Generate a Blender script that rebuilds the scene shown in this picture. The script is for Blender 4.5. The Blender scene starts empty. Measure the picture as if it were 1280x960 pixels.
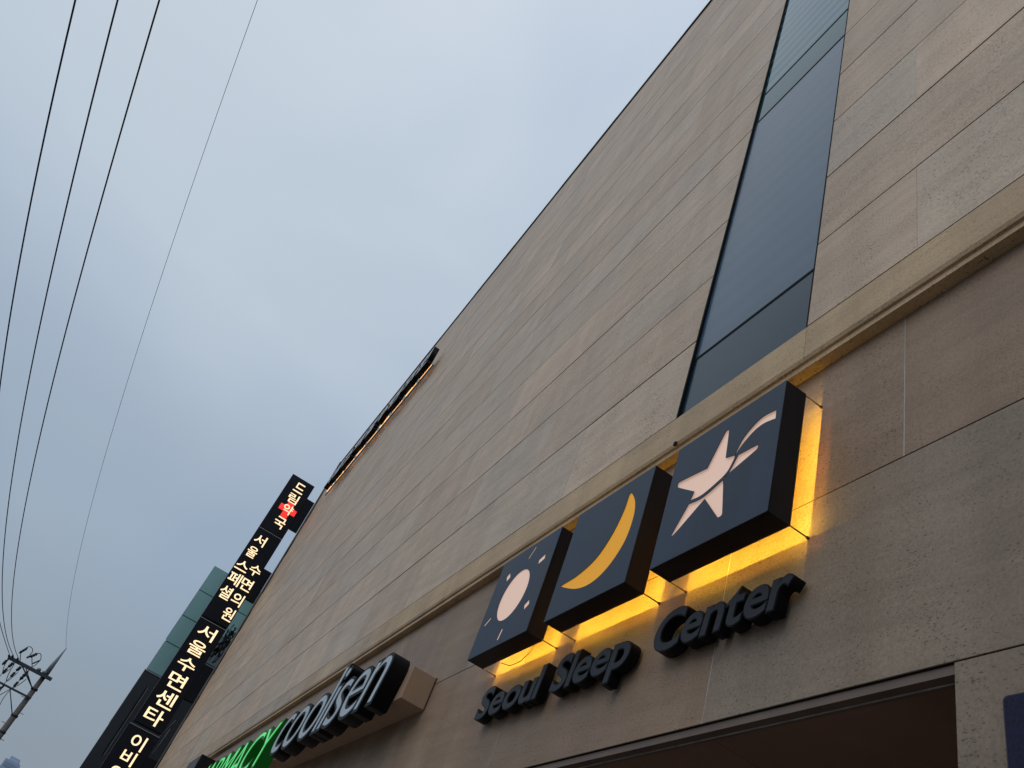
import bpy, bmesh, math, random
from mathutils import Matrix, Vector, noise
random.seed(7)
SC = bpy.context.scene
COL = SC.collection
H = 1.6                       # eye height; all z below are given above the eye and raised by H

# ------------------------------------------------------------------ camera
cd = bpy.data.cameras.new('camera')
cd.sensor_fit = 'HORIZONTAL'; cd.sensor_width = 36.0
cd.lens = 36.0 * 1011.93 / 1280.0
cd.clip_start = 0.05; cd.clip_end = 3000
cam = bpy.data.objects.new('camera', cd); COL.objects.link(cam)
W = Matrix(((0.477677, -0.472567, -0.740612), (0.818063, 0.546613, 0.178850), (0.320309, -0.691300, 0.647693)))
R = Matrix(((W[0][0], -W[0][1], -W[0][2]), (W[1][0], -W[1][1], -W[1][2]), (W[2][0], -W[2][1], -W[2][2])))
cam.matrix_world = Matrix.Translation((0, -2.5, H)) @ R.to_4x4()
SC.camera = cam

# ------------------------------------------------------------------ world and light
SC.view_settings.view_transform = 'Standard'
SC.view_settings.look = 'None'
SC.view_settings.exposure = 0.0
SC.view_settings.gamma = 1.0
world = bpy.data.worlds.new('World'); SC.world = world
world.use_nodes = True
nt = world.node_tree; nt.nodes.clear()
def wn(t, **k):
    n = nt.nodes.new(t)
    for a, b in k.items(): setattr(n, a, b)
    return n
out = wn('ShaderNodeOutputWorld'); bg = wn('ShaderNodeBackground'); bg.inputs['Strength'].default_value = 1.0
tc = wn('ShaderNodeTexCoord'); sep = wn('ShaderNodeSeparateXYZ')
nt.links.new(tc.outputs['Generated'], sep.inputs[0])
ramp = wn('ShaderNodeValToRGB')
cr = ramp.color_ramp; cr.interpolation = 'EASE'
cr.elements[0].position = 0.0; cr.elements[0].color = (0.215, 0.255, 0.295, 1)
cr.elements[1].position = 1.0; cr.elements[1].color = (0.59, 0.665, 0.755, 1)
e = cr.elements.new(0.12); e.color = (0.245, 0.295, 0.350, 1)
e = cr.elements.new(0.35); e.color = (0.315, 0.395, 0.490, 1)
e = cr.elements.new(0.60); e.color = (0.475, 0.555, 0.645, 1)
nt.links.new(sep.outputs['Z'], ramp.inputs[0])
# broad soft cloud masses
mp = wn('ShaderNodeMapping'); mp.inputs['Scale'].default_value = (1.0, 1.0, 1.5)
nt.links.new(tc.outputs['Generated'], mp.inputs[0])
n1 = wn('ShaderNodeTexNoise'); n1.inputs['Scale'].default_value = 2.3; n1.inputs['Detail'].default_value = 3.0; n1.inputs['Roughness'].default_value = 0.45
n1.inputs['Distortion'].default_value = 0.5
nt.links.new(mp.outputs[0], n1.inputs['Vector'])
cr2 = wn('ShaderNodeValToRGB'); c2 = cr2.color_ramp
c2.elements[0].position = 0.32; c2.elements[0].color = (0.88, 0.905, 0.95, 1)
c2.elements[1].position = 0.68; c2.elements[1].color = (1.07, 1.055, 1.03, 1)
nt.links.new(n1.outputs['Fac'], cr2.inputs[0])
mul = wn('ShaderNodeMix', data_type='RGBA', blend_type='MULTIPLY'); mul.inputs['Factor'].default_value = 1.0
nt.links.new(ramp.outputs[0], mul.inputs[6]); nt.links.new(cr2.outputs[0], mul.inputs[7])
sky = wn('ShaderNodeTexSky', sky_type='NISHITA'); sky.sun_disc = False
sky.sun_elevation = math.radians(48); sky.sun_rotation = math.radians(200)
ssc = wn('ShaderNodeVectorMath', operation='SCALE'); ssc.inputs['Scale'].default_value = 0.006
nt.links.new(sky.outputs[0], ssc.inputs[0])
addn = wn('ShaderNodeMix', data_type='RGBA', blend_type='ADD'); addn.inputs['Factor'].default_value = 1.0
nt.links.new(mul.outputs[2], addn.inputs[6]); nt.links.new(ssc.outputs[0], addn.inputs[7])
nt.links.new(addn.outputs[2], bg.inputs['Color']); nt.links.new(bg.outputs[0], out.inputs[0])

sl = bpy.data.lights.new('sun', 'SUN'); sl.energy = 0.72; sl.angle = math.radians(50); sl.color = (1.0, 0.93, 0.86)
sun = bpy.data.objects.new('sun', sl); COL.objects.link(sun)
sun.location = (0, -20, 40)
d = Vector((-0.16, 0.62, -0.70))       # broad bright part of the cloud behind the camera
sun.rotation_euler = d.to_track_quat('-Z', 'Y').to_euler()

# ------------------------------------------------------------------ materials
def mat(name, color=(0.5, 0.5, 0.5), rough=0.6, metal=0.0, emit=None, estr=1.0, spec=0.5):
    m = bpy.data.materials.new(name); m.use_nodes = True
    b = m.node_tree.nodes['Principled BSDF']
    b.inputs['Base Color'].default_value = (*color, 1); b.inputs['Roughness'].default_value = rough
    b.inputs['Metallic'].default_value = metal; b.inputs['Specular IOR Level'].default_value = spec
    if emit:
        b.inputs['Emission Color'].default_value = (*emit, 1); b.inputs['Emission Strength'].default_value = estr
    return m
class N:
    def __init__(s, m): s.t = m.node_tree; s.b = s.t.nodes['Principled BSDF']
    def new(s, t, **k):
        n = s.t.nodes.new(t)
        for a, b in k.items():
            if a in n.inputs.keys() if hasattr(n.inputs, 'keys') else False: n.inputs[a].default_value = b
            else: setattr(n, a, b)
        return n
    def link(s, a, b): s.t.links.new(a, b)
    def ramp(s, fac, stops):
        r = s.t.nodes.new('ShaderNodeValToRGB'); c = r.color_ramp
        c.elements[0].position, c.elements[0].color = stops[0][0], (*stops[0][1], 1)
        c.elements[1].position, c.elements[1].color = stops[-1][0], (*stops[-1][1], 1)
        for p, q in stops[1:-1]:
            el = c.elements.new(p); el.color = (*q, 1)
        s.link(fac, r.inputs[0]); return r.outputs[0]
    def mix(s, a, b, fac=1.0, mode='MULTIPLY'):
        n = s.t.nodes.new('ShaderNodeMix'); n.data_type = 'RGBA'; n.blend_type = mode
        if isinstance(fac, float): n.inputs['Factor'].default_value = fac
        else: s.link(fac, n.inputs['Factor'])
        for v, i in ((a, 6), (b, 7)):
            if isinstance(v, tuple): n.inputs[i].default_value = (*v, 1)
            else: s.link(v, n.inputs[i])
        return n.outputs[2]

def stone(name, base, tint=0.16, rough=0.5, spec=.25, pits=1.0, streak=0.25, warm=(1.0, 1.0, 1.0)):
    m = mat(name, base, rough, spec=spec); n = N(m)
    geo = n.new('ShaderNodeNewGeometry'); oi = n.new('ShaderNodeObjectInfo')
    off = n.new('ShaderNodeVectorMath', operation='SCALE'); n.link(oi.outputs['Random'], off.inputs[0]); off.inputs['Scale'].default_value = 37.0
    pos = n.new('ShaderNodeVectorMath', operation='ADD'); n.link(geo.outputs['Position'], pos.inputs[0]); n.link(off.outputs[0], pos.inputs[1])
    P = pos.outputs[0]
    lo = tuple(c * (1 - tint) for c in base); hi = tuple(min(1, c * (1 + tint)) for c in base)
    grey = tuple(sum(base) / 3 * f for f in (1.22, 1.0, 0.78))
    tintc = n.ramp(oi.outputs['Random'], [(0.0, lo), (0.3, base), (0.5, grey), (0.75, hi), (1.0, tuple(c * (1 - tint * .5) for c in base))])
    # large cloudiness
    a = n.new('ShaderNodeTexNoise'); a.inputs['Scale'].default_value = 0.9; a.inputs['Detail'].default_value = 5; a.inputs['Roughness'].default_value = .6
    n.link(P, a.inputs['Vector'])
    c = n.mix(tintc, n.ramp(a.outputs['Fac'], [(0.3, (0.86, 0.85, 0.85)), (0.7, (1.10, 1.09, 1.07))]))
    # bedding, stretched along the slab
    mp = n.new('ShaderNodeMapping'); mp.inputs['Scale'].default_value = (0.6, 1, 5.0); mp.inputs['Rotation'].default_value = (0, 0.12, 0)
    n.link(P, mp.inputs[0])
    b = n.new('ShaderNodeTexNoise'); b.inputs['Scale'].default_value = 1.6; b.inputs['Detail'].default_value = 6; b.inputs['Roughness'].default_value = .65
    n.link(mp.outputs[0], b.inputs['Vector'])
    c = n.mix(c, n.ramp(b.outputs['Fac'], [(0.32, (0.88, 0.87, 0.86)), (0.6, (1.05, 1.05, 1.05))]))
    # rain streaks down the wall (not per slab)
    mp2 = n.new('ShaderNodeMapping'); mp2.inputs['Scale'].default_value = (1.8, 1, 0.16); n.link(geo.outputs['Position'], mp2.inputs[0])
    s = n.new('ShaderNodeTexNoise'); s.inputs['Scale'].default_value = 1.5; s.inputs['Detail'].default_value = 5; n.link(mp2.outputs[0], s.inputs['Vector'])
    v = 1 - streak
    c = n.mix(c, n.ramp(s.outputs['Fac'], [(0.35, (v, v * .99, v * .97)), (0.62, (1.04, 1.04, 1.04))]))
    # fine grain
    g = n.new('ShaderNodeTexNoise'); g.inputs['Scale'].default_value = 70; g.inputs['Detail'].default_value = 3; n.link(P, g.inputs['Vector'])
    c = n.mix(c, n.ramp(g.outputs['Fac'], [(0.3, (0.86, 0.86, 0.86)), (0.7, (1.12, 1.12, 1.12))]))
    # pits and short dark veins
    mp3 = n.new('ShaderNodeMapping'); mp3.inputs['Scale'].default_value = (1.0, 1, 1.9); mp3.inputs['Rotation'].default_value = (0, .35, 0); n.link(P, mp3.inputs[0])
    wv = n.new('ShaderNodeTexNoise'); wv.inputs['Scale'].default_value = 58; wv.inputs['Detail'].default_value = 2; wv.inputs['Roughness'].default_value = .5; n.link(mp3.outputs[0], wv.inputs['Vector'])
    ar = n.new('ShaderNodeTexNoise'); ar.inputs['Scale'].default_value = 3.2; ar.inputs['Detail'].default_value = 3; n.link(P, ar.inputs['Vector'])
    ma = n.new('ShaderNodeMath', operation='MULTIPLY'); n.link(ar.outputs['Fac'], ma.inputs[0]); ma.inputs[1].default_value = 0.28
    mb = n.new('ShaderNodeMath', operation='ADD'); n.link(wv.outputs['Fac'], mb.inputs[0]); n.link(ma.outputs[0], mb.inputs[1])
    dark = 1 - 0.62 * pits
    pit = n.ramp(mb.outputs[0], [(0.0, (1, 1, 1)), (0.785, (1, 1, 1)), (0.825, (dark, dark * .96, dark * .93)), (1.0, (dark, dark, dark))])
    c = n.mix(c, pit)
    c = n.mix(c, warm)
    n.link(c, n.b.inputs['Base Color'])
    bp = n.new('ShaderNodeBump'); bp.inputs['Strength'].default_value = 0.35; bp.inputs['Distance'].default_value = 0.003
    n.link(n.mix(pit, g.outputs['Color'], 0.4, 'MIX'), bp.inputs['Height']); n.link(bp.outputs[0], n.b.inputs['Normal'])
    r = n.new('ShaderNodeMapRange'); n.link(a.outputs['Fac'], r.inputs[0]); r.inputs[3].default_value = rough - .1; r.inputs[4].default_value = rough + .12
    n.link(r.outputs[0], n.b.inputs['Roughness'])
    return m

def worn(name, base, rough, amt=0.25, scale=6.0, metal=0.0, spec=0.5, stretch=(1, 1, .25)):
    m = mat(name, base, rough, metal, spec=spec); n = N(m)
    geo = n.new('ShaderNodeNewGeometry'); mp = n.new('ShaderNodeMapping'); mp.inputs['Scale'].default_value = stretch
    n.link(geo.outputs['Position'], mp.inputs[0])
    a = n.new('ShaderNodeTexNoise'); a.inputs['Scale'].default_value = scale; a.inputs['Detail'].default_value = 6; n.link(mp.outputs[0], a.inputs['Vector'])
    n.link(n.ramp(a.outputs['Fac'], [(0.3, tuple(c * (1 - amt) for c in base)), (0.7, tuple(c * (1 + amt) for c in base))]), n.b.inputs['Base Color'])
    r = n.new('ShaderNodeMapRange'); n.link(a.outputs['Fac'], r.inputs[0]); r.inputs[3].default_value = rough * .75; r.inputs[4].default_value = min(1, rough * 1.25)
    n.link(r.outputs[0], n.b.inputs['Roughness'])
    return m

M = {}
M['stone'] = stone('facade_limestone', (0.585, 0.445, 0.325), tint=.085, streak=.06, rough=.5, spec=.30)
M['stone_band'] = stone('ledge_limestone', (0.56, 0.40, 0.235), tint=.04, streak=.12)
M['stone_low'] = stone('shaded_ground_floor_limestone', (0.315, 0.222, 0.155), tint=.06, streak=.10, pits=.8)  # darker than the facade stone: shade of the street put into the colour
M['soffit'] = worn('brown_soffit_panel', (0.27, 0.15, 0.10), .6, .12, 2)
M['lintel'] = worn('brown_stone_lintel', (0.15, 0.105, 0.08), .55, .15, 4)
M['joint_dark'] = mat('dark_joint_sealant', (0.022, 0.017, 0.014), .95, spec=.05)
M['joint_pale'] = worn('pale_sealant', (0.42, 0.39, 0.35), .7, .3, 12)
M['trim_dark'] = worn('dark_metal_flashing', (0.03, 0.032, 0.036), .45, .3)
M['trim_grey'] = worn('grey_metal_corner_trim', (0.20, 0.18, 0.165), .4, .2, 3, metal=.4)
M['gasket'] = mat('black_gasket', (0.008, 0.009, 0.011), .7, spec=.08)
M['box_face'] = worn('slate_blue_painted_metal', (0.028, 0.045, 0.075), .45, .28, 5, spec=.2)
M['box_side'] = worn('black_painted_metal', (0.012, 0.011, 0.013), .5, .25, 8, spec=.2)
M['letter_body'] = mat('black_letter_return', (0.006, 0.006, 0.007), .5, spec=.12)
M['letter_face_dark'] = worn('dark_grey_letter_face', (0.014, 0.016, 0.021), .45, .2, 20, spec=.25)
M['letter_face_pale'] = worn('pale_grey_letter_face', (0.42, 0.50, 0.54), .3, .10, 8)
M['green_face'] = mat('lit_green_letter_face', (0.06, 0.45, 0.10), .3, emit=(0.05, 0.62, 0.11), estr=.8)
M['green_body'] = mat('green_letter_return', (0.004, 0.045, 0.007), .4, emit=(0.003, .10, .008), estr=.25, spec=.2)
M['acrylic_pink'] = mat('backlit_pale_pink_acrylic', (0.66, 0.47, 0.38), .4, spec=.2, emit=(0.80, 0.54, 0.42), estr=.48)
M['acrylic_yellow'] = mat('backlit_amber_acrylic', (0.40, 0.18, 0.01), .5, spec=.12, emit=(0.72, 0.34, 0.03), estr=.62)
M['led'] = mat('amber_led_strip', (1, .6, .2), .5, emit=(1.0, 0.66, 0.055), estr=350.0)
M['led_spill'] = mat('orange_spill_emitter', (1, .6, .2), .5, emit=(1.0, 0.38, 0.05), estr=15.0)  # added emitter for the orange spill around the boxes
M['halo_led'] = mat('orange_led_strip', (1, .6, .2), .5, emit=(1.0, 0.45, 0.12), estr=2.8)
M['rod'] = mat('rusty_steel_rod', (0.045, 0.025, 0.018), .6)
M['sign_panel'] = worn('beige_painted_sign_panel', (0.40, 0.26, 0.165), .6, .08, 3)
M['blade'] = worn('black_sign_cabinet', (0.007, 0.008, 0.014), .35, .3, 3, spec=.2)
M['glyph'] = mat('lit_cream_glyph', (0.9, 0.8, 0.6), .3, emit=(1.0, 0.74, 0.42), estr=1.15)
M['glyph_rim'] = mat('amber_glyph_edge', (0.5, 0.25, 0.05), .4, emit=(0.7, 0.30, 0.06), estr=.35)
M['cross'] = mat('lit_red_cross', (0.8, 0.03, 0.03), .3, emit=(0.95, 0.035, 0.03), estr=1.0)
M['hairline'] = mat('grey_aluminium_strip', (0.35, 0.36, 0.38), .4, metal=.5)
M['grey_letter'] = worn('weathered_grey_letter_face', (0.32, 0.34, 0.36), .35, .15, 8)
M['blue_plate'] = worn('navy_enamel_plate', (0.008, 0.009, 0.035), .5, .6, 90, spec=.2, stretch=(1, 1, 1))
M['blue_rim'] = mat('dark_navy_rim', (0.012, 0.012, 0.03), .4)
M['black_clad'] = worn('near_black_metal_cladding', (0.022, 0.025, 0.032), .5, .2, 1.2)
M['concrete'] = worn('pole_concrete', (0.155, 0.135, 0.125), .8, .18, 2)
M['steel'] = worn('galvanised_steel_dark', (0.055, 0.06, 0.07), .5, .2, 5, metal=.3)
M['steel_pale'] = worn('galvanised_steel_pale', (0.17, 0.20, 0.23), .5, .15, 5)
M['insulator'] = mat('dark_brown_porcelain', (0.02, 0.018, 0.02), .25)
M['wire_blue'] = mat('dark_blue_insulated_wire', (0.006, 0.012, 0.09), .5)
M['wire_black'] = mat('black_wire', (0.012, 0.012, 0.014), .5)
M['wire_grey'] = mat('bare_thin_grey_wire', (0.10, 0.10, 0.11), .5)
M['tower'] = worn('pale_blue_grey_tower_wall', (0.38, 0.46, 0.60), .7, .06, .1)
M['tower_dark'] = mat('tower_window_band', (0.28, 0.35, 0.48), .5)
M['asphalt'] = worn('asphalt', (0.05, 0.05, 0.052), .85, .25, 3, stretch=(1, 1, 1))
M['paving'] = worn('grey_paving', (0.21, 0.20, 0.19), .8, .15, 2, stretch=(1, 1, 1))

def glass(name, base, ribs=0.0, rough=.08, spec=.6):
    m = mat(name, base, rough, spec=spec); n = N(m)
    geo = n.new('ShaderNodeNewGeometry')
    mp = n.new('ShaderNodeMapping'); mp.inputs['Scale'].default_value = (.6, .6, .35); n.link(geo.outputs['Position'], mp.inputs[0])
    a = n.new('ShaderNodeTexNoise'); a.inputs['Scale'].default_value = .9; a.inputs['Detail'].default_value = 3; n.link(mp.outputs[0], a.inputs['Vector'])
    c = n.ramp(a.outputs['Fac'], [(.3, tuple(x * .85 for x in base)), (.7, tuple(x * 1.15 for x in base))])
    if ribs:
        w = n.new('ShaderNodeTexWave'); w.bands_direction = 'Z'; w.inputs['Scale'].default_value = 1.1; w.inputs['Distortion'].default_value = .25; w.inputs['Detail'].default_value = 1
        n.link(geo.outputs['Position'], w.inputs['Vector'])
        c = n.mix(c, n.ramp(w.outputs['Fac'], [(0, (1 - ribs,) * 3), (1, (1 + ribs,) * 3)]))
    n.link(c, n.b.inputs['Base Color'])
    b2 = n.new('ShaderNodeTexNoise'); b2.inputs['Scale'].default_value = 1.3; b2.inputs['Detail'].default_value = 1; n.link(geo.outputs['Position'], b2.inputs['Vector'])
    bp = n.new('ShaderNodeBump'); bp.inputs['Strength'].default_value = .05; bp.inputs['Distance'].default_value = .05
    n.link(b2.outputs['Fac'], bp.inputs['Height']); n.link(bp.outputs[0], n.b.inputs['Normal'])
    return m
M['glass_blue'] = glass('blue_grey_window_glass', (0.050, 0.095, 0.155), .06, rough=.22, spec=.36)
M['glass_spandrel'] = glass('slate_spandrel_glass', (0.008, 0.032, 0.052), rough=.2, spec=.28)
M['glass_green'] = glass('green_spandrel_glass', (0.010, 0.075, 0.072), spec=.2)
M['glass_teal'] = glass('teal_window_glass', (0.022, 0.115, 0.140), .65, spec=.26)
M['rear_glass'] = glass('teal_rear_building_glass', (0.26, 0.47, 0.46), .0, .2)
M['rear_grey'] = glass('grey_rear_building_glass', (0.16, 0.21, 0.235), 0, .2)

# ------------------------------------------------------------------ helpers
def tag(o, label, cat, group=None):
    o['label'] = label; o['category'] = cat
    if group: o['group'] = group
    return o
def thing(name, label, cat, loc=(0, 0, 0), group=None):
    o = bpy.data.objects.new(name, None); COL.objects.link(o)
    o.location = (loc[0], loc[1], loc[2] + H); o.empty_display_size = .2
    return tag(o, label, cat, group)
def put(name, mesh, parent=None, loc=None, kind=None):
    """link a mesh whose coordinates are world coordinates (z above the eye)"""
    o = bpy.data.objects.new(name, mesh); COL.objects.link(o)
    L = Vector(loc if loc else (0, 0, 0)) + Vector((0, 0, H))
    if parent:
        P = Vector((0, 0, 0)); q = parent
        while q: P += q.location; q = q.parent
        o.parent = parent; o.location = L - P
    else: o.location = L
    if kind: o['kind'] = kind
    return o
def mesh_of(bm, name, m, smooth=False):
    me = bpy.data.meshes.new(name)
    if smooth:
        for f in bm.faces: f.smooth = True
    bm.normal_update(); bm.to_mesh(me); bm.free(); me.materials.append(M[m] if isinstance(m, str) else m)
    return me
def box_into(bm, a, b):
    x0, y0, z0 = a; x1, y1, z1 = b
    v = [bm.verts.new(p) for p in ((x0, y0, z0), (x1, y0, z0), (x1, y1, z0), (x0, y1, z0), (x0, y0, z1), (x1, y0, z1), (x1, y1, z1), (x0, y1, z1))]
    for f in ((3, 2, 1, 0), (4, 5, 6, 7), (0, 1, 5, 4), (1, 2, 6, 5), (2, 3, 7, 6), (3, 0, 4, 7)): bm.faces.new([v[i] for i in f])
def boxes(name, bs, m, parent=None, bevel=0, kind=None):
    bm = bmesh.new()
    for a, b in bs: box_into(bm, a, b)
    if bevel: bmesh.ops.bevel(bm, geom=list(bm.edges), offset=bevel, segments=2, affect='EDGES', profile=.5)
    return put(name, mesh_of(bm, name, m), parent, kind=kind)
def tube_into(bm, pts, radii, n=8, cap=True):
    pts = [Vector(p) for p in pts]
    if not isinstance(radii, (list, tuple)): radii = [radii] * len(pts)
    rings = []
    for i, p in enumerate(pts):
        t = (pts[min(i + 1, len(pts) - 1)] - pts[max(i - 1, 0)]).normalized()
        u = t.cross(Vector((0, 0, 1)) if abs(t.z) < .9 else Vector((0, 1, 0))).normalized(); w = t.cross(u)
        rings.append([bm.verts.new(p + (u * math.cos(k * 2 * math.pi / n) + w * math.sin(k * 2 * math.pi / n)) * radii[i]) for k in range(n)])
    for a, b in zip(rings, rings[1:]):
        for k in range(n): bm.faces.new((a[k], a[(k + 1) % n], b[(k + 1) % n], b[k]))
    if cap:
        bm.faces.new(rings[0][::-1]); bm.faces.new(rings[-1])
def tube(name, pts, radii, m, parent=None, n=8):
    bm = bmesh.new(); tube_into(bm, pts, radii, n)
    bmesh.ops.recalc_face_normals(bm, faces=bm.faces)
    return put(name, mesh_of(bm, name, m, True), parent)
def prism(name, prof, x0, x1, m, parent=None):
    """profile of (y, z) swept along x"""
    bm = bmesh.new()
    A = [bm.verts.new((x0, y, z)) for y, z in prof]; B = [bm.verts.new((x1, y, z)) for y, z in prof]
    n = len(prof)
    for i in range(n): bm.faces.new((A[i], A[(i + 1) % n], B[(i + 1) % n], B[i]))
    bm.faces.new(A); bm.faces.new(B[::-1])
    bmesh.ops.recalc_face_normals(bm, faces=bm.faces)
    return put(name, mesh_of(bm, name, m), parent)

# glyph meshes -----------------------------------------------------
_gc = {}
def glyph(ch, offset, extrude, m, res=5, m_side=None):
    """mesh in XY, front +Z at z=extrude .. -extrude; returns (mesh, bbox)"""
    key = (ch, round(offset, 4), round(extrude, 4), m, m_side)
    if key in _gc: return _gc[key]
    c = bpy.data.curves.new('glyph', 'FONT'); c.body = ch; c.size = 1.0; c.offset = offset; c.extrude = extrude; c.resolution_u = res
    o = bpy.data.objects.new('glyph', c); COL.objects.link(o)
    dg = bpy.context.evaluated_depsgraph_get()
    me = bpy.data.meshes.new_from_object(o.evaluated_get(dg))
    bpy.data.objects.remove(o); bpy.data.curves.remove(c)
    me.materials.clear(); me.materials.append(M[m])
    xs = [v.co.x for v in me.vertices]; ys = [v.co.y for v in me.vertices]
    bb = (min(xs), max(xs), min(ys), max(ys))
    if m_side:
        me.materials.append(M[m_side])
        for p in me.polygons:
            if abs(p.normal.z) < .5: p.material_index = 1
    _gc[key] = (me, bb); return _gc[key]
def shape_mesh(src, fn, name):
    me = src.copy(); me.name = name
    for v in me.vertices: v.co = fn(v.co)
    me.update()
    return me
def word(parent, text, x0, x1, zbase, cap, y_face, y_back, bold, slant, m_face, m_body, rim=0.012, gap=.05, part='letter', inset=.004):
    """channel letters standing off the wall: a body with a face set in it"""
    ref = glyph('H', 0, .1, m_face)[1]; s = cap / (ref[3] - 0)
    gl = [glyph(c, bold / s, .1, m_face) for c in text]
    ws = [(b[1] - b[0]) for _, b in gl]
    tot = sum(ws) + gap * (len(text) - 1)
    slx = slant * cap
    k = (x1 - x0 - slx) / tot          # metres per glyph unit along x
    x = x0
    for c, (me, bb), w in zip(text, gl, ws):
        body, bb2 = glyph(c, (bold + rim) / s, .1, m_body)
        def place(co, yf, yb, bbx=bb, xx=x):
            t = (co.z + .1) / .2
            return Vector((xx + (co.x - bbx[0]) * k + slant * co.y * s, yb + (yf - yb) * t, zbase + co.y * s))
        cx = x + w * k / 2
        b_me = shape_mesh(body, lambda co: place(co, y_face, y_back) - Vector((cx, y_face, zbase)), part)
        o = put(part, b_me, parent, (cx, y_face, zbase))
        f_me = shape_mesh(me, lambda co: place(co, y_face - inset, y_face + .02) - Vector((cx, y_face, zbase)), part + '_face')
        put('letter_face', f_me, o, (cx, y_face, zbase))
        x += (w + gap) * k

# ------------------------------------------------------------------ projection (only to rank slabs by their size in the picture)
def ranks(c):
    v = Vector((c[0], c[1] + 2.5, c[2])); q = W.transposed() @ v
    if q.z < .2: return -1
    u, w = q.x / q.z, q.y / q.z
    if abs(u) > .72 or abs(w) > .56: return 0
    return 1 / (q.length ** 2)

# ------------------------------------------------------------------ ground
def sheet(name, x0, x1, y0, y1, z, m):
    bm = bmesh.new(); bm.faces.new([bm.verts.new(p) for p in ((x0, y0, z), (x1, y0, z), (x1, y1, z), (x0, y1, z))])
    return put(name, mesh_of(bm, name, m), kind='structure')
sheet('ground', -900, 900, -900, 900, -H - .13, 'asphalt')
boxes('pavement', [((-120, -5.2, -H - .12), (60, .0, -H))], 'paving', kind='structure')

# ------------------------------------------------------------------ main building
XC, XE = -35.8, 9.0            # far corner, near end
ZR = 20.70                     # roof line
RH = .958                      # slab course height
Z0 = 4.45
WX0, WX1 = -4.335, -2.915      # window strip
bld = thing('commercial_building', 'large beige limestone building with tall glass window strip, filling the right side', 'building', (-15, 0, -H))
core = boxes('facade_wall', [((XC + .03, -.0955, Z0 - .02), (WX0 - .001, .4, ZR)), ((WX1 + .001, -.0955, Z0 - .02), (XE, .4, ZR)), ((WX0, .02, Z0 - .02), (WX1, .4, ZR))], 'joint_dark', bld)
boxes('side_wall', [((XC + .03, .401, -H), (XC + .5, 22, ZR)), ((XC + .5, 21.5, -H), (XE, 22, ZR)), ((XE - .4, .401, -H), (XE, 21.5, ZR))], 'stone', bld)
boxes('roof', [((XC + .5, .402, ZR - .4), (XE - .4, 21.5, ZR - .1))], 'trim_dark', bld)
re_ = boxes('roof_edge', [((XC - .03, -.120, ZR), (XE, .3, ZR + .06))], 'trim_dark', bld)
for k_ in range(15):
    xa = XC - .04 + 3.0 * k_
    boxes('coping', [((xa + .006, -.137 - .003 * (k_ % 2), ZR - .012), (min(xa + 2.994, XE), .32, ZR + .075 + .004 * ((k_ * 7) % 3)))], 'trim_dark', re_)
trim = boxes('corner_trim', [((XC - .03, -.175, 1.0), (XC + .028, -.122, ZR))], 'trim_grey', bld)
boxes('corner_seal', [((XC - .02, -.1215, 1.0), (XC + .08, -.05, ZR))], 'gasket', trim)
slabs = []
nrow = 17
for r in range(nrow):
    z0 = Z0 + r * RH; z1 = z0 + RH
    if r == nrow - 1: z1 = ZR
    off = -6.10 if r % 2 == 0 else -5.09
    xs = [off + 2.03 * k for k in range(-20, 12)]
    for xa, xb in zip(xs, xs[1:]):
        for lo, hi in ((XC + .09, WX0), (WX1, XE)):
            a, b = max(xa, lo), min(xb, hi)
            if b - a > .25: slabs.append((a, b, z0, z1))
slabs.sort(key=lambda s: -ranks(((s[0] + s[1]) / 2, -.1, (s[2] + s[3]) / 2)))
smesh = {}
def slab_mesh(w, h):
    k = (round(w, 3), round(h, 3))
    if k not in smesh:
        bm = bmesh.new(); box_into(bm, (-w / 2 + .0006, 0, -h / 2 + .0080), (w / 2 - .0006, .028, h / 2 - .0080))
        bmesh.ops.bevel(bm, geom=[e_ for e_ in bm.edges if all(abs(v.co.y) < 1e-6 for v in e_.verts)], offset=.0012, segments=1, affect='EDGES')
        smesh[k] = mesh_of(bm, 'stone_slab', 'stone')
    return smesh[k]
far = bmesh.new()
for i, (a, b, z0, z1) in enumerate(slabs):
    dy = random.uniform(-.0018, .0018)
    if i < 292:
        put('stone_slab', slab_mesh(b - a, z1 - z0), core, ((a + b) / 2, -.1 + dy, (z0 + z1) / 2))
    else:
        box_into(far, (a + .0003, -.1 + dy, z0 + .0080), (b - .0003, -.072, z1 - .0080))
put('stone_slab', mesh_of(far, 'stone_slab_far', 'stone'), core, kind='stuff')

# ledge (band course) above the ground floor
band = prism('ledge', [(-.0985, 4.445), (-.0985, 4.137), (-.086, 4.108), (-.075, 4.104), (-.073, 4.060), (.1, 4.056), (.1, 4.445)], XC + .09, XE, 'stone_band', bld)
xs = [XC + .09] + [-2.915 + 4.06 * k for k in range(-8, 3)] + [XE]
for xa, xb in zip(xs, xs[1:]):
    if xb - xa < .1: continue
    prism('ledge_stone', [(-.1015, 4.446), (-.1015, 4.138), (-.0905, 4.1085), (-.0875, 4.112), (-.0985, 4.141), (-.0985, 4.446)], xa + .0018, xb - .0018, 'stone_band', band)

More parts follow.
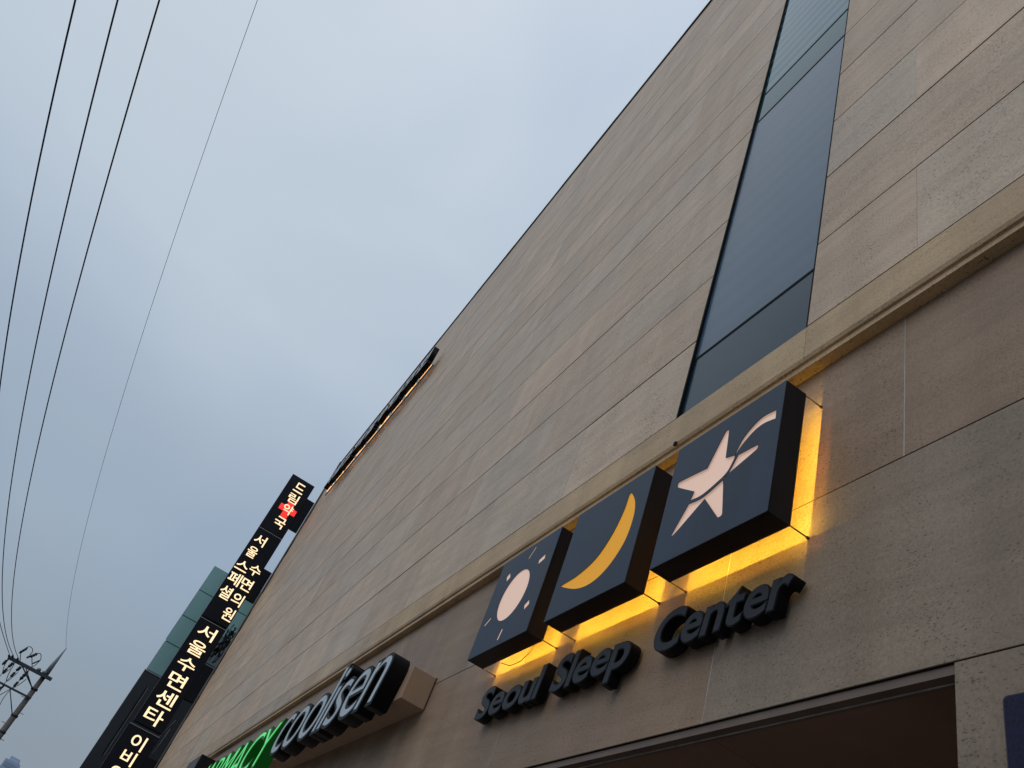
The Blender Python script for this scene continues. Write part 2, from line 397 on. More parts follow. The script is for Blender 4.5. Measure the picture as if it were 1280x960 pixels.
# ground floor wall
low = boxes('ground_floor_wall', [((XC + .1, .006, 1.80), (XE, .3, 4.056)), ((-1.975, .006, -H), (XE, .3, 1.80)), ((XC + .1, .006, -H), (-9.2, .3, 1.80))], 'joint_dark', bld)
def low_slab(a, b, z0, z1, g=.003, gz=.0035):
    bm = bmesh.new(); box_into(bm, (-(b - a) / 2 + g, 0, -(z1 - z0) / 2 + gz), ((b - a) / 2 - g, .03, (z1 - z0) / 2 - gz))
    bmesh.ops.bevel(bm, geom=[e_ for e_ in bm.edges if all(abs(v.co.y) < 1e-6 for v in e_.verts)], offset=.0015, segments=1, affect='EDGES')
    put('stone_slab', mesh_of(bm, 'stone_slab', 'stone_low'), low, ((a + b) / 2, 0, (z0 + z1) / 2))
seal = []
for z0, z1, ph in ((2.97, 4.056, -2.212), (1.80, 2.97, -3.450)):
    xs = [ph + 2.476 * k for k in range(-13, 6)]
    for xa, xb in zip(xs, xs[1:]):
        a, b = max(xa, XC + .1), min(xb, XE)
        if b - a > .2: low_slab(a, b, z0, z1); seal.append(((a - .0028, .0012, z0 + .004), (a + .0028, .008, z1 - .004)))
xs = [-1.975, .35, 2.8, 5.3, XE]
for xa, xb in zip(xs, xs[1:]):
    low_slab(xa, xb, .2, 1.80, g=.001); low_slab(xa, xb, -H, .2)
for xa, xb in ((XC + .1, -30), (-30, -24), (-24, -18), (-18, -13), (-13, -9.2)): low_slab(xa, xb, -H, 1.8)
for s_ in seal: boxes('joint_seal', [s_], 'joint_pale', low)
# entrance recess: lintel mouldings, brown soffit boards, end reveal and back wall
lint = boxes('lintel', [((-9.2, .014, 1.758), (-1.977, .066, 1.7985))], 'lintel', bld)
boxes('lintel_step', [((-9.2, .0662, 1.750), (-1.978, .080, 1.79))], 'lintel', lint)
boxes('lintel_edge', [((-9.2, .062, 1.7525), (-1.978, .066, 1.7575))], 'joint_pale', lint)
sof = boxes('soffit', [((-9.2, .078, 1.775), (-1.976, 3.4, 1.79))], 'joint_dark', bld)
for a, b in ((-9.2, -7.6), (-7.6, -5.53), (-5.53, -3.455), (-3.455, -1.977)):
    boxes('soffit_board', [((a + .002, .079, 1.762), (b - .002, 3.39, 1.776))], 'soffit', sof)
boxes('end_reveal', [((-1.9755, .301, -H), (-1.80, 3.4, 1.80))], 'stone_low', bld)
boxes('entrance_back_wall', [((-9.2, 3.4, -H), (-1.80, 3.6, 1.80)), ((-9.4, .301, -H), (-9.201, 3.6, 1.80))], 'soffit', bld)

# window strip
win = boxes('window_strip', [((WX0, -.099, Z0), (WX0 + .018, .02, ZR)), ((WX1 - .017, -.099, Z0), (WX1, .02, ZR))], 'gasket', bld)
zs = [(4.45, 5.16, 'glass_spandrel')]
z = 5.16
k = 0
while z < ZR - .1:
    for h_, g_ in ((4.20, 'glass_blue' if k == 0 else 'glass_teal'), (.72, 'glass_green')):
        zt = min(z + h_, ZR)
        if zt - z > .05: zs.append((z, zt, g_))
        z = zt
    k += 1
for z0, z1, g_ in zs:
    boxes('pane', [((WX0 + .020, -.074, z0 + .0155), (WX1 - .019, -.050, z1 - .0155))], g_, win)
for b_ in zs[1:]: boxes('mullion', [((WX0 + .018, -.078, b_[0] - .015), (WX1 - .014, -.02, b_[0] + .015))], 'gasket', win)

# ------------------------------------------------------------------ three light boxes
def curve_plate(name, outer, holes, y0, depth, m, parent, loc):
    """flat plate in the xz plane with real cut-outs, front at y0, thickness depth"""
    c = bpy.data.curves.new(name, 'CURVE'); c.dimensions = '2D'; c.fill_mode = 'BOTH'; c.extrude = depth / 2
    for pts in [outer] + holes:
        s = c.splines.new('POLY'); s.points.add(len(pts) - 1); s.use_cyclic_u = True
        for p, q in zip(s.points, pts): p.co = (q[0], q[1], 0, 1)
    o = bpy.data.objects.new(name, c); COL.objects.link(o)
    dg = bpy.context.evaluated_depsgraph_get(); me = bpy.data.meshes.new_from_object(o.evaluated_get(dg))
    bpy.data.objects.remove(o); bpy.data.curves.remove(c)
    for v in me.vertices: v.co = Vector((v.co.x - loc[0], y0 + depth / 2 - v.co.z - loc[1], v.co.y - loc[2]))
    me.materials.clear(); me.materials.append(M[m]); me.name = name
    bm = bmesh.new(); bm.from_mesh(me); bmesh.ops.remove_doubles(bm, verts=bm.verts, dist=1e-5); bmesh.ops.recalc_face_normals(bm, faces=bm.faces); bm.to_mesh(me); bm.free()
    return put(name, me, parent, loc)
def smooth_loop(pts, n=6):
    """Catmull-Rom through a closed loop; a point given with a third value is a sharp corner"""
    o = []; m = len(pts)
    for i in range(m):
        p0, p1, p2, p3 = [Vector(pts[(i + j) % m][:2]) for j in (-1, 0, 1, 2)]
        s1 = len(pts[i]) > 2; s2 = len(pts[(i + 1) % m]) > 2
        t1 = (p2 - p1) if s1 else (p2 - p0) * .5; t2 = (p2 - p1) if s2 else (p3 - p1) * .5
        if not s1: t1 *= min(1, (p2 - p1).length / max(t1.length, 1e-6) * 1.0) if t1.length > (p2 - p1).length * 1.3 else 1
        if not s2: t2 *= min(1, (p2 - p1).length / max(t2.length, 1e-6) * 1.0) if t2.length > (p2 - p1).length * 1.3 else 1
        for k_ in range(n):
            t = k_ / n
            q = p1 * (2 * t**3 - 3 * t**2 + 1) + t1 * (t**3 - 2 * t**2 + t) + p2 * (-2 * t**3 + 3 * t**2) + t2 * (t**3 - t**2)
            o.append((q.x, q.y))
    return o
YF, YB = -.289, -.131
def lightbox(x0, x1, z0, z1, holes, m_ac, label):
    t = thing('light_box_sign', label, 'sign', ((x0 + x1) / 2, 0, z0), 'square light box signs above the lettering')
    curve_plate('front_panel', [(x0, z0), (x1, z0), (x1, z1), (x0, z1)], holes, YF, .004, 'box_face', t, ((x0 + x1) / 2, YF, (z0 + z1) / 2))
    boxes('housing', [((x0, YF + .0045, z0), (x0 + .003, YB, z1)), ((x1 - .003, YF + .0045, z0), (x1, YB, z1)),
                      ((x0 + .0035, YF + .0045, z0), (x1 - .0035, YB, z0 + .003)), ((x0 + .0035, YF + .0045, z1 - .003), (x1 - .0035, YB, z1)),
                      ((x0 + .0035, YF + .030, z0 + .0035), (x1 - .0035, YF + .034, z1 - .0035))], 'box_side', t)
    for h_ in holes:   # translucent acrylic just behind each cut-out
        xs_ = [p[0] for p in h_]; zs_ = [p[1] for p in h_]
        boxes('acrylic_panel', [((min(xs_) - .012, YF + .006, min(zs_) - .012), (max(xs_) + .012, YF + .010, max(zs_) + .012))], m_ac, t) if m_ac == 'acrylic_yellow' or len(holes) > 4 else None
    if not (m_ac == 'acrylic_yellow' or len(holes) > 4):
        boxes('acrylic_panel', [((x0 + .03, YF + .012, z0 + .03), (x1 - .03, YF + .016, z1 - .03))], m_ac, t)
    # LED strips round the inside of the housing, shining at the wall
    g = .0042; s = .005; yl = YB - .095
    for a, b in (((x0 + .02, z0 + g), (x1 - .02, z0 + g + s)), 
                 ((x0 + g, z0 + .02), (x0 + g + s, z1 - .02)), ((x1 - g - s, z0 + .02), (x1 - g, z1 - .02))):
        st = boxes('led_strip', [((a[0] - .0006, yl - .006, a[1] - .0006), (b[0] + .0006, yl, b[1] + .0006))], 'box_side', t)
        bm = bmesh.new(); bm.faces.new([bm.verts.new(p) for p in ((a[0], yl + .001, a[1]), (a[0], yl + .001, b[1]), (b[0], yl + .001, b[1]), (b[0], yl + .001, a[1]))])
        put('led_lens', mesh_of(bm, 'led_lens', 'led'), st)
    # weaker emitters added further in, to spread an orange glow past the housing
    q = .060; w2 = .028
    for a, b in (((x0 + .08, z0 + q), (x1 - .08, z0 + q + w2)), ((x0 + q, z0 + .10), (x0 + q + w2, z1 - .30)), ((x1 - q - w2, z0 + .10), (x1 - q, z1 - .30))):
        bm = bmesh.new(); bm.faces.new([bm.verts.new(p) for p in ((a[0], yl + .001, a[1]), (a[0], yl + .001, b[1]), (b[0], yl + .001, b[1]), (b[0], yl + .001, a[1]))])
        st = boxes('led_strip', [((a[0] - .001, yl - .006, a[1] - .001), (b[0] + .001, yl, b[1] + .001))], 'box_side', t)
        put('led_lens', mesh_of(bm, 'led_lens', 'led_spill'), st)
    for x in (x0 + .004, x1 - .004):
        for z in (z0 + .004, z1 - .012):
            r_ = tube('rod', [(x, YB - .01, z), (x, .0, z)], .0042, 'rod', t, 6)
            tube('anchor', [(x, -.014, z), (x, .0005, z)], .009, 'rod', r_, 8)
    return t
# star, its long tail and the gap between them
starA = smooth_loop([(-3.312, 3.585), (-3.293, 3.572), (-3.271, 3.327, 1), (-3.172, 3.300, 1), (-3.228, 3.196), (-3.325, 3.150), (-3.445, 3.118), (-3.557, 3.128, 1), (-3.534, 3.19, 1), (-3.731, 3.318), (-3.745, 3.338), (-3.740, 3.365), (-3.447, 3.336, 1), (-3.330, 3.575)], 5)
starB = smooth_loop([(-3.150, 3.287, 1), (-2.992, 3.276), (-2.975, 3.262), (-2.985, 3.240), (-3.254, 3.16, 1), (-3.199, 2.868), (-3.207, 2.853), (-3.232, 2.853), (-3.245, 2.866), (-3.402, 3.069, 1), (-3.655, 2.903), (-3.678, 2.908), (-3.672, 2.925), (-3.565, 3.102, 1), (-3.440, 3.090), (-3.318, 3.122), (-3.220, 3.170)], 5)
tail = smooth_loop([(-2.862, 3.486, 1), (-2.857, 3.412, 1), (-2.954, 3.432), (-3.032, 3.420), (-3.104, 3.378), (-3.156, 3.331), (-3.182, 3.297, 1), (-3.172, 3.335), (-3.125, 3.415), (-3.044, 3.474), (-2.967, 3.498)], 5)
lightbox(-3.832, -2.809, 2.712, 3.704, [starA, starB, tail], 'acrylic_pink', 'square slate blue light box with pale pink shooting star, nearest of the three')
moon = smooth_loop([(-4.372, 3.566), (-4.335, 3.555), (-4.254, 3.438), (-4.219, 3.28), (-4.250, 3.090), (-4.375, 2.939), (-4.545, 2.868), (-4.761, 2.885), (-5.028, 2.993), (-5.000, 3.002), (-4.800, 3.016), (-4.595, 3.086), (-4.459, 3.238), (-4.388, 3.420)], 6)
lightbox(-5.122, -4.098, 2.716, 3.704, [moon], 'acrylic_yellow', 'square slate blue light box with amber crescent moon, middle of the three')
sc_ = (-5.925, 3.215)
disc = [(sc_[0] + .243 * math.cos(t * math.pi / 24), sc_[1] + .243 * math.sin(t * math.pi / 24)) for t in range(48)]
def ray_(a, b, w):
    a = Vector(a); b = Vector(b); d_ = (b - a).normalized(); n_ = Vector((-d_.y, d_.x)) * w / 2
    return [tuple(a + n_), tuple(a - n_), tuple(b - n_), tuple(b + n_)]
rays = [ray_((-5.874, 3.562), (-5.798, 3.658), .026), ray_((-5.628, 3.435), (-5.530, 3.461), .055), ray_((-6.212, 3.516), (-6.170, 3.450), .060),
        ray_((-5.594, 2.988), (-5.528, 3.022), .062), ray_((-6.324, 3.027), (-6.234, 3.081), .028), ray_((-5.907, 2.780), (-5.883, 2.875), .034)]
lightbox(-6.412, -5.385, 2.722, 3.704, [disc] + rays, 'acrylic_pink', 'square slate blue light box with pale pink sun and rays, farthest of the three')
# loose cable under the sun box
o = tube('loose_cable', [(-6.15, -.14, 2.76), (-6.12, -.10, 2.725), (-6.02, -.06, 2.70), (-5.90, -.04, 2.72), (-5.82, -.02, 2.79), (-5.80, -.006, 2.88)], .0032, 'wire_black', None, 6)
tag(o, 'thin black cable looping down behind the sun light box', 'cable')
o = boxes('security_camera', [((-4.236, -.122, 4.095), (-4.214, -.102, 4.128)), ((-4.231, -.106, 4.118), (-4.219, -.098, 4.145))], 'box_side', None, .002)
tag(o, 'tiny black fixture clipped to the ledge above the moon light box', 'fixture')

# ------------------------------------------------------------------ Seoul Sleep Center lettering
for txt, x0, x1, lab in (('Seoul', -6.285, -5.245, 'dark grey raised word Seoul under the sun light box'),
                         ('Sleep', -5.10, -4.13, 'dark grey raised word Sleep under the moon light box'),
                         ('Center', -3.925, -2.765, 'dark grey raised word Center under the star light box')):
    t = thing('lettering', lab, 'lettering', ((x0 + x1) / 2, 0, 2.24), 'raised dark words under the light boxes')
    word(t, txt, x0, x1, 2.262, .246, -.096, -.022, .006, .16, 'letter_face_dark', 'letter_body', rim=.007, gap=.034, inset=.003)

# ------------------------------------------------------------------ pharmacy sign: beige panel carrying two words and an emblem box
t = thing('sign_panel', 'long beige box panel projecting from the wall behind green and pale letters', 'sign', (-13, 0, 2.68))
boxes('panel_box', [((-24.0, -.274, 2.690), (-7.915, -.002, 3.030))], 'sign_panel', t, .004)
boxes('wall_seal', [((-7.916, -.012, 2.688), (-7.903, -.002, 3.032))], 'rod', t)
t = thing('pharmacy_lettering', 'glowing green italic word PHARMACY mounted along the beige panel', 'lettering', (-16, -.4, 2.5))
word(t, 'PHARMACY', -19.1, -12.45, 2.530, .60, -.467, -.276, -.014, .28, 'green_face', 'green_body', rim=.036, gap=.05)
t = thing('brand_lettering', 'pale grey italic word coolisen with deep black sides on the beige panel', 'lettering', (-10, -.4, 2.5))
word(t, 'coolisen', -12.28, -7.985, 2.595, .80, -.467, -.276, -.012, .27, 'letter_face_pale', 'letter_body', rim=.036, gap=.055)
t = thing('emblem_box', 'black box with thin pale edge at the far end of the green word', 'sign', (-20.6, -.4, 2.4))
eb = boxes('emblem_body', [((-21.4, -.475, 2.35), (-19.9, -.04, 3.66))], 'box_side', t, .01)
boxes('emblem_face', [((-21.38, -.480, 2.37), (-19.92, -.4755, 3.64))], 'blade', t)
boxes('edge_strip', [((-21.405, -.484, 2.35), (-21.39, -.475, 3.665))], 'hairline', t)

# ------------------------------------------------------------------ navy plate on the pier
t = thing('navy_wall_plate', 'dark navy plate with rounded corner on the pier at lower right', 'plate', (-1.3, 0, .5))
def rrect(x0, x1, z0, z1, r, n=6):
    p = []
    for cx, cz, a0 in ((x1 - r, z1 - r, 0), (x0 + r, z1 - r, 90), (x0 + r, z0 + r, 180), (x1 - r, z0 + r, 270)):
        for i in range(n + 1):
            a = math.radians(a0 + 90 * i / n); p.append((cx + r * math.cos(a), cz + r * math.sin(a)))
    return p
def rplate(name, pts, y0, y1, m, parent):
    bm = bmesh.new(); A = [bm.verts.new((x, y0, z)) for x, z in pts]; B = [bm.verts.new((x, y1, z)) for x, z in pts]; n = len(pts)
    for i in range(n): bm.faces.new((A[i], A[(i + 1) % n], B[(i + 1) % n], B[i]))
    bm.faces.new(A); bm.faces.new(B); bmesh.ops.recalc_face_normals(bm, faces=bm.faces)
    return put(name, mesh_of(bm, name, m), parent)
rplate('plate_body', rrect(-1.777, -1.05, .55, 1.612, .020), -.018, -.001, 'blue_rim', t)
rplate('plate_face', rrect(-1.771, -1.056, .556, 1.606, .016), -.021, -.0181, 'blue_plate', t)

# ------------------------------------------------------------------ vertical blade signs on the far corner
XS = -36.0
def lit_glyph(parent, ch, cy, cz, w, h, x=XS, m='glyph', bold=.010, name='glyph'):
    me, bb = glyph(ch, bold, .1, m, 4, 'glyph_rim')
    sx, sz = w / (bb[1] - bb[0]), h / (bb[3] - bb[2]); mx, mz = (bb[0] + bb[1]) / 2, (bb[2] + bb[3]) / 2
    g = shape_mesh(me, lambda co: Vector((.0125 + co.z * .125, (co.x - mx) * sx, (co.y - mz) * sz)), name)
    return put(name, g, parent, (x, cy, cz))
def blade(z0, z1, arms, glyphs, label, trim=True, y0=-1.78, y1=-.58):
    t = thing('blade_sign', label, 'sign', (XS, (y0 + y1) / 2, z0), 'black vertical signs projecting from the far corner')
    boxes('cabinet', [((XS - .32, y0, z0), (XS, y1, z1))], 'blade', t, .008)
    for a, b in arms:
        boxes('bracket_cover', [((XS - .26, y1 + .001, a), (XS - .03, -.176, b))], 'blade', t, .005)
    if trim: boxes('edge_strip', [((XS - .01, y0 + .01, z1 + .001), (XS + .012, y1 - .01, z1 + .022))], 'hairline', t)
    for g_ in glyphs: lit_glyph(t, *g_)
    return t
t = blade(15.82, 18.92, [(16.48, 18.19)], [('드', -1.15, 18.42, .50, .50), ('림', -1.15, 17.80, .50, .50), ('국', -1.08, 16.42, .52, .56)],
      'black vertical sign with red cross and cream Korean letters, topmost on the corner', False)
cy, cz = -1.09, 17.17
pl = [(-.16, .44), (.16, .44), (.16, .15), (.42, .15), (.42, -.15), (.16, -.15), (.16, -.44), (-.16, -.44), (-.16, -.15), (-.42, -.15), (-.42, .15), (-.16, .15)]
bm = bmesh.new(); A = [bm.verts.new((0, a, b)) for a, b in pl]; B = [bm.verts.new((.018, a, b)) for a, b in pl]
for i in range(12): bm.faces.new((A[i], A[(i + 1) % 12], B[(i + 1) % 12], B[i]))
bm.faces.new(A); bm.faces.new(B); bmesh.ops.recalc_face_normals(bm, faces=bm.faces)
put('red_cross', mesh_of(bm, 'red_cross', 'cross'), t, (XS, cy, cz))
lit_glyph(t, '약', cy, cz, .48, .50, XS + .019)
blade(11.17, 15.75, [(12.67, 14.20)],
      [('서', -1.40, 15.22, .52, .52), ('울', -1.42, 14.56, .46, .52), ('스', -1.455, 13.80, .58, .46), ('페', -1.44, 13.15, .56, .58), ('셜', -1.45, 12.44, .52, .58),
       ('수', -.87, 13.90, .52, .50), ('면', -.86, 13.17, .50, .56), ('의', -.86, 12.42, .48, .56), ('원', -.86, 11.70, .48, .56)],
      'black vertical sign with two columns of small cream Korean letters, below the red cross')
blade(6.56, 11.06, [(8.05, 9.53)],
      [('서', -1.20, 10.62, .74, .56), ('울', -1.20, 9.90, .72, .58), ('수', -1.20, 9.17, .74, .54), ('면', -1.18, 8.46, .72, .62), ('센', -1.17, 7.70, .78, .62), ('타', -1.19, 6.97, .74, .60)],
      'black vertical sign with six large cream Korean letters in one column')
blade(1.60, 6.41, [(3.0, 5.70)], [('이', -1.18, 5.95, .54, .54), ('비', -1.19, 5.36, .52, .50), ('인', -1.20, 4.72, .60, .60), ('후', -1.20, 4.0, .56, .56), ('과', -1.20, 3.3, .56, .56)],
      'black vertical sign with round cream Korean letters, lowest on the corner', y0=-1.86, y1=-.58)
for pts, lab in (([(-36.0, -.50, 5.85), (-36.1, -.44, 6.4), (-36.2, -.40, 6.90)], 'thin pale cable running up beside the lowest vertical sign'),
                 ([(-36.0, -.66, 6.25), (-36.1, -.52, 6.8), (-36.2, -.40, 7.25)], 'thin pale cable crossing behind the foot of the six letter sign')):
    tag(tube('guy_wire', pts, .008, 'hairline', None, 5), lab, 'cable')
bm = bmesh.new()
for k_ in range(10):
    y = -.50 + .035 * k_; pts = []; ph = random.uniform(0, 6); am = random.uniform(.02, .07); z0_ = random.uniform(9.75, 10.3); z1_ = random.uniform(10.9, 11.7)
    for i in range(14):
        u_ = i / 13; pts.append((-36.3 + .08 * math.sin(i * 1.3 + k_), y + .28 * (u_ - .5) * .5 + am * math.sin(i * random.uniform(.8, 1.1) + ph), z0_ + (z1_ - z0_) * u_))
    tube_into(bm, pts, random.uniform(.012, .045), 5)
o = put('cable_bundle', mesh_of(bm, 'cable_bundle', 'wire_black')); tag(o, 'tangled bundle of black cables hanging between corner and vertical signs', 'cables')

# ------------------------------------------------------------------ halo lit roof lettering, seen almost edge on
t = thing('rooftop_lettering', 'row of grey halo lit channel letters high on the facade below the roof edge', 'lettering', (-26, -.3, 16.7))
txt = '서울스페셜수면의원'
x = -32.0; pitch = 11.5 / len(txt)
for ch in txt:
    me, bb = glyph(ch, .045, .1, 'grey_letter', 3, 'letter_body')
    w_, h_ = 1.10, .82
    sx, sz = w_ / (bb[1] - bb[0]), h_ / (bb[3] - bb[2])
    g = shape_mesh(me, lambda co: Vector(((co.x - bb[0]) * sx, (-.45 - co.z * .0) + (.1 - co.z) / .2 * .19, (co.y - bb[2]) * sz)), 'letter')
    o = put('letter', g, t, (x, 0, 16.78))
    boxes('halo_led', [((x + .08, -.252, 16.86), (x + w_ - .08, -.240, 16.90))], 'halo_led', o)
    x += pitch
boxes('mounting_rail', [((-32.05, -.225, 16.74), (-20.55, -.19, 16.775))], 'letter_body', t)

# ------------------------------------------------------------------ rear building beyond the alley
XR = -44.0
t = thing('glass_fronted_building', 'dark clad building with teal glass panels behind the vertical signs', 'building', (-51, 2, -H))
boxes('upper_wall', [((-60, -2.36, 10.15), (XR - .06, 14, 16.08))], 'gasket', t)
rb = boxes('lower_wall', [((-60, -2.46, -H), (XR, 14, 10.12))], 'black_clad', t)
boxes('wall_ledge', [((-59.9, -2.48, 10.121), (XR + .03, -.9, 10.17))], 'hairline', t)
boxes('wall_groove', [((XR - .02, -1.96, 6.2), (XR + .02, -1.90, 9.5))], 'gasket', rb)
boxes('wall_groove', [((XR - .02, -1.899, 6.2), (XR + .012, -1.86, 9.5))], 'trim_grey', rb)
zz = [10.19, 11.72, 13.18, 14.68, 16.15]
for i, (a, b) in enumerate(zip(zz, zz[1:])):
    for ya, yb, g_ in ((-2.44, -.75, 'rear_glass'), (-.72, 1.0, 'rear_glass' if i > 1 else 'rear_grey'), (1.03, 2.7, 'rear_grey')):
        boxes('glass_panel', [((XR - .06, ya, a + .02), (XR - .02, yb, b - .02))], g_, t)
boxes('roof', [((-60, -2.44, 16.09), (XR - .07, 14, 16.16))], 'trim_dark', t)

# ------------------------------------------------------------------ distant tower
t = thing('apartment_tower', 'pale blue grey tower top far away at the lower left edge', 'building', (-300, -19.3, -H))
boxes('tower_wall', [((-316, -21.6, -H), (-300, -17.0, 30.6))], 'tower', t)
boxes('roof_cap', [((-312, -20.8, 30.6), (-302, -18.0, 31.9))], 'tower', t)
for k_ in range(8):
    boxes('window_band', [((-299.99, -21.0, 28.8 - k_ * 3), (-299.9, -17.6, 29.9 - k_ * 3))], 'tower_dark', t)

# ------------------------------------------------------------------ utility pole
XP, YP = -51.8, -6.72
pole = thing('utility_pole', 'tall concrete utility pole with crossarms and insulators at lower left', 'pole', (XP, YP, -H))
tube('shaft', [(XP, YP, -H), (XP, YP, 4), (XP, YP, 9.55)], [.23, .185, .125], 'concrete', pole, 14)
tube('pole_extension', [(XP + .02, YP + .02, 9.25), (XP + .02, YP + .02, 9.9), (XP + .02, YP + .06, 11.0)], [.15, .12, .018], 'steel_pale', pole, 10)
a1 = boxes('crossarm', [((XP + .14, -8.78, 9.19), (XP + .28, -6.28, 9.36))], 'steel', pole, .006)
a2 = boxes('crossarm', [((XP + .14, -9.3, 8.02), (XP + .24, -6.55, 8.11))], 'steel', pole, .006)
tube('brace', [(XP + .2, -7.95, 9.22), (XP + .17, -6.82, 8.52)], .035, 'steel', pole, 6)
tube('brace', [(XP + .26, -7.75, 9.22), (XP + .20, -6.95, 8.6)], .03, 'steel', pole, 6)
tube('brace', [(XP + .2, -7.72, 8.03), (XP + .17, -6.86, 7.08)], .028, 'steel', pole, 6)
for z in (9.28, 8.55, 7.07, 6.2):
    tube('clamp_band', [(XP, YP, z - .05), (XP, YP, z + .05)], .185, 'steel', pole, 12)
for i, z in enumerate((8.0, 7.3, 6.6, 5.9, 5.2)):
    s = 1 if i % 2 else -1
    tube('step_bolt', [(XP, YP + s * .12, z), (XP, YP + s * .34, z)], .014, 'steel', pole, 5)
for y in (-7.12, -6.80):
    tube('bushing', [(XP + .2, y, 9.34), (XP + .2, y, 9.42), (XP + .2, y, 9.50)], [.10, .13, .07], 'steel_pale', pole, 10)
def insulator(a, b, r=.075, parent=pole, name='insulator'):
    a = Vector(a); b = Vector(b); n = 9; pts = [a.lerp(b, i / (n - 1)) for i in range(n)]
    return tube(name, pts, [.02, r * .5, r, r * .6, r, r * .6, r, r * .5, .02], 'insulator', parent, 8)
# strain insulators toward the camera side and away from it, with jumper loops between
att = {'A': (-8.73, 9.30), 'B': (-8.57, 9.36), 'C': (-8.28, 9.36)}
for n_, (y, z) in att.items():
    insulator((XP + .3, y, z - .03), (XP + 1.0, y, z - .06), .06)
for y, zt in ((-8.70, 8.95), (-8.42, 8.60), (-7.98, 8.62), (-7.55, 8.30)):
    insulator((XP + .1, y + .02, 9.20), (XP + .12, y - .05, zt + .25), .10); insulator((XP + .12, y - .05, zt + .22), (XP + .1, y - .09, zt - .12), .085)
tube('bushing_stem', [(XP + .2, -8.16, 9.34), (XP + .2, -8.40, 9.70)], .025, 'steel', pole, 6)
insulator((XP + .2, -8.48, 9.66), (XP + .2, -8.28, 10.10), .085)
tube('bushing_stem', [(XP + .2, -7.46, 9.34), (XP + .2, -7.82, 9.80)], .025, 'steel', pole, 6)
insulator((XP + .2, -7.92, 9.72), (XP + .2, -7.68, 10.10), .095)
insulator((XP + .2, -8.02, 9.62), (XP + .2, -7.86, 9.90), .07)
insulator((XP + .2, -7.60, 9.50), (XP + .2, -7.36, 9.86), .05)
def arc(pts, n=6):
    o = []; P = [Vector(p) for p in pts]; P = [P[0]] + P + [P[-1]]
    for i in range(1, len(P) - 2):
        for k_ in range(n):
            t_ = k_ / n; p0, p1, p2, p3 = P[i - 1:i + 3]
            o.append(.5 * ((2 * p1) + (p2 - p0) * t_ + (2 * p0 - 5 * p1 + 4 * p2 - p3) * t_**2 + (3 * p1 - p0 - 3 * p2 + p3) * t_**3))
    return o + [P[-1]]
for pts in ([(XP + .2, -8.36, 10.05), (XP + .2, -8.25, 10.18), (XP + .2, -8.06, 10.15), (XP + .2, -7.96, 10.0), (XP + .2, -7.98, 9.85)],
            [(XP + .2, -7.72, 10.06), (XP + .2, -7.58, 10.12), (XP + .2, -7.46, 10.03), (XP + .2, -7.37, 9.82), (XP + .2, -7.45, 9.4)],
            [(XP + .5, -8.7, 9.2), (XP + .4, -8.62, 8.75), (XP - .2, -8.5, 8.55), (XP - .7, -8.44, 9.0)],
            [(XP + .5, -8.3, 9.2), (XP + .4, -8.22, 8.6), (XP - .1, -8.1, 8.3), (XP - .7, -8.0, 9.0)],
            [(XP + .2, -8.1, 8.1), (XP + .2, -8.05, 7.7), (XP + .2, -8.25, 7.3), (XP + .2, -8.5, 7.1)],
            [(XP + .2, -7.35, 8.75), (XP + .2, -7.5, 8.3), (XP + .2, -7.75, 7.9), (XP + .2, -8.1, 7.2), (XP + .2, -8.5, 6.3)]):
    tube('jumper_wire', arc(pts), .020, 'wire_black', pole, 5)
insulator((XP + .2, -8.02, 8.02), (XP + .2, -8.22, 7.72), .07)
insulator((XP + .2, -8.45, 8.02), (XP + .2, -8.6, 7.6), .07)

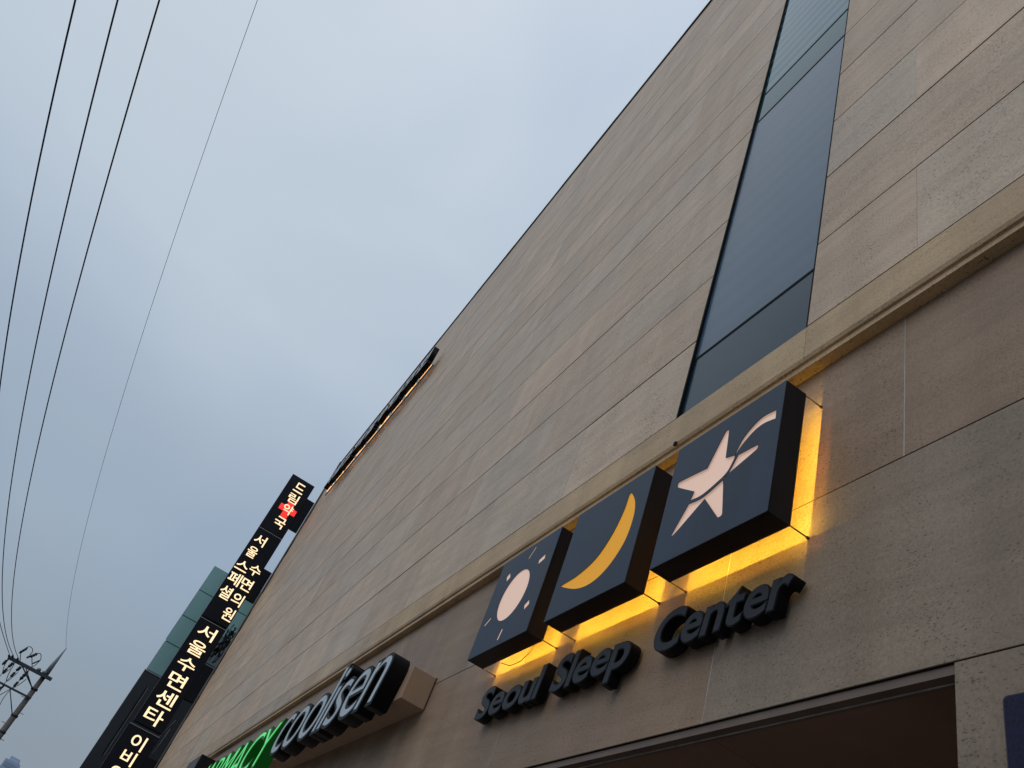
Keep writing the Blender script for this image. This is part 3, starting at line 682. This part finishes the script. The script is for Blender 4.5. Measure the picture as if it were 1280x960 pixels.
# ------------------------------------------------------------------ overhead wires
def wire(name, y, key, r, m, label, group):
    pts = []
    for (x0, z0), (x1, z1) in zip(key, key[1:]): pass
    xs_ = [k_[0] for k_ in key]; zs_ = [k_[1] for k_ in key]
    # least squares cubic through the sag, in scaled x
    import numpy as np
    X = np.array(xs_) / 30.0; Wt = np.ones(len(X)); Wt[-1] = 4
    deg = 3 if len(key) > 4 else 2
    co = np.polyfit(X, np.array(zs_), deg, w=Wt)
    x = xs_[-1]
    while x < 3:
        pts.append((x, y, float(np.polyval(co, x / 30.0)))); x += .8
    sl_ = (pts[-1][2] - pts[-2][2]) / .8
    x0, z0 = pts[-1][0], pts[-1][2]
    for k_ in range(1, 12): pts.append((x0 + k_ * 2, y, z0 + sl_ * k_ * 2))
    rr = [r[1] + (r[0] - r[1]) * min(1, max(0, (p[0] + 50) / 40)) for p in pts]
    return tag(tube(name, pts, rr, m, None, 6), label, 'wire', group)
G = 'overhead power lines'
wire('power_line', -8.73, [(-9.23, 9.55), (-13.12, 8.99), (-18.69, 8.18), (-32, 7.95), (-50.8, 9.27)], (.016, .015), 'wire_blue', 'dark blue overhead wire, leftmost in the sky, leaving at the left edge', G)
wire('power_line', -8.57, [(-9.47, 10.34), (-15.23, 9.6), (-23.28, 8.63), (-31.75, 8.18), (-38.95, 8.51), (-50.8, 9.33)], (.016, .015), 'wire_blue', 'dark overhead wire, second from the left, curving to the crossarm end', G)
wire('power_line', -8.28, [(-9.57, 11.03), (-15.76, 10.14), (-23.63, 9.03), (-32.26, 8.55), (-38.42, 8.51), (-43.12, 8.71), (-50.8, 9.33)], (.016, .015), 'wire_black', 'dark overhead wire, third from the left, ending on the crossarm', G)
wire('ground_wire', -6.66, [(-8.22, 10.82), (-13.37, 10.13), (-22.6, 9.63), (-32.74, 9.73), (-41.35, 9.94), (-51.78, 10.97)], (.0042, .007), 'wire_grey', 'hair thin wire running to the very tip of the utility pole', G)
for pts in ([(XP + .1, -8.49, 8.95), (XP + .1, -8.52, 8.3), (XP + .1, -8.42, 7.4), (XP + .1, -8.47, 6.2)],
            [(XP + .1, -8.05, 8.62), (XP + .1, -8.12, 8.0), (XP + .1, -8.02, 7.2), (XP + .1, -8.2, 6.0), (XP + .1, -8.3, 5.0)],
            [(XP + .1, -7.62, 8.32), (XP + .1, -7.70, 7.6), (XP + .1, -7.60, 6.9), (XP + .1, -7.7, 5.8), (XP + .1, -7.6, 4.6)]):
    tube('drop_lead', arc(pts), .017, 'wire_black', pole, 5)
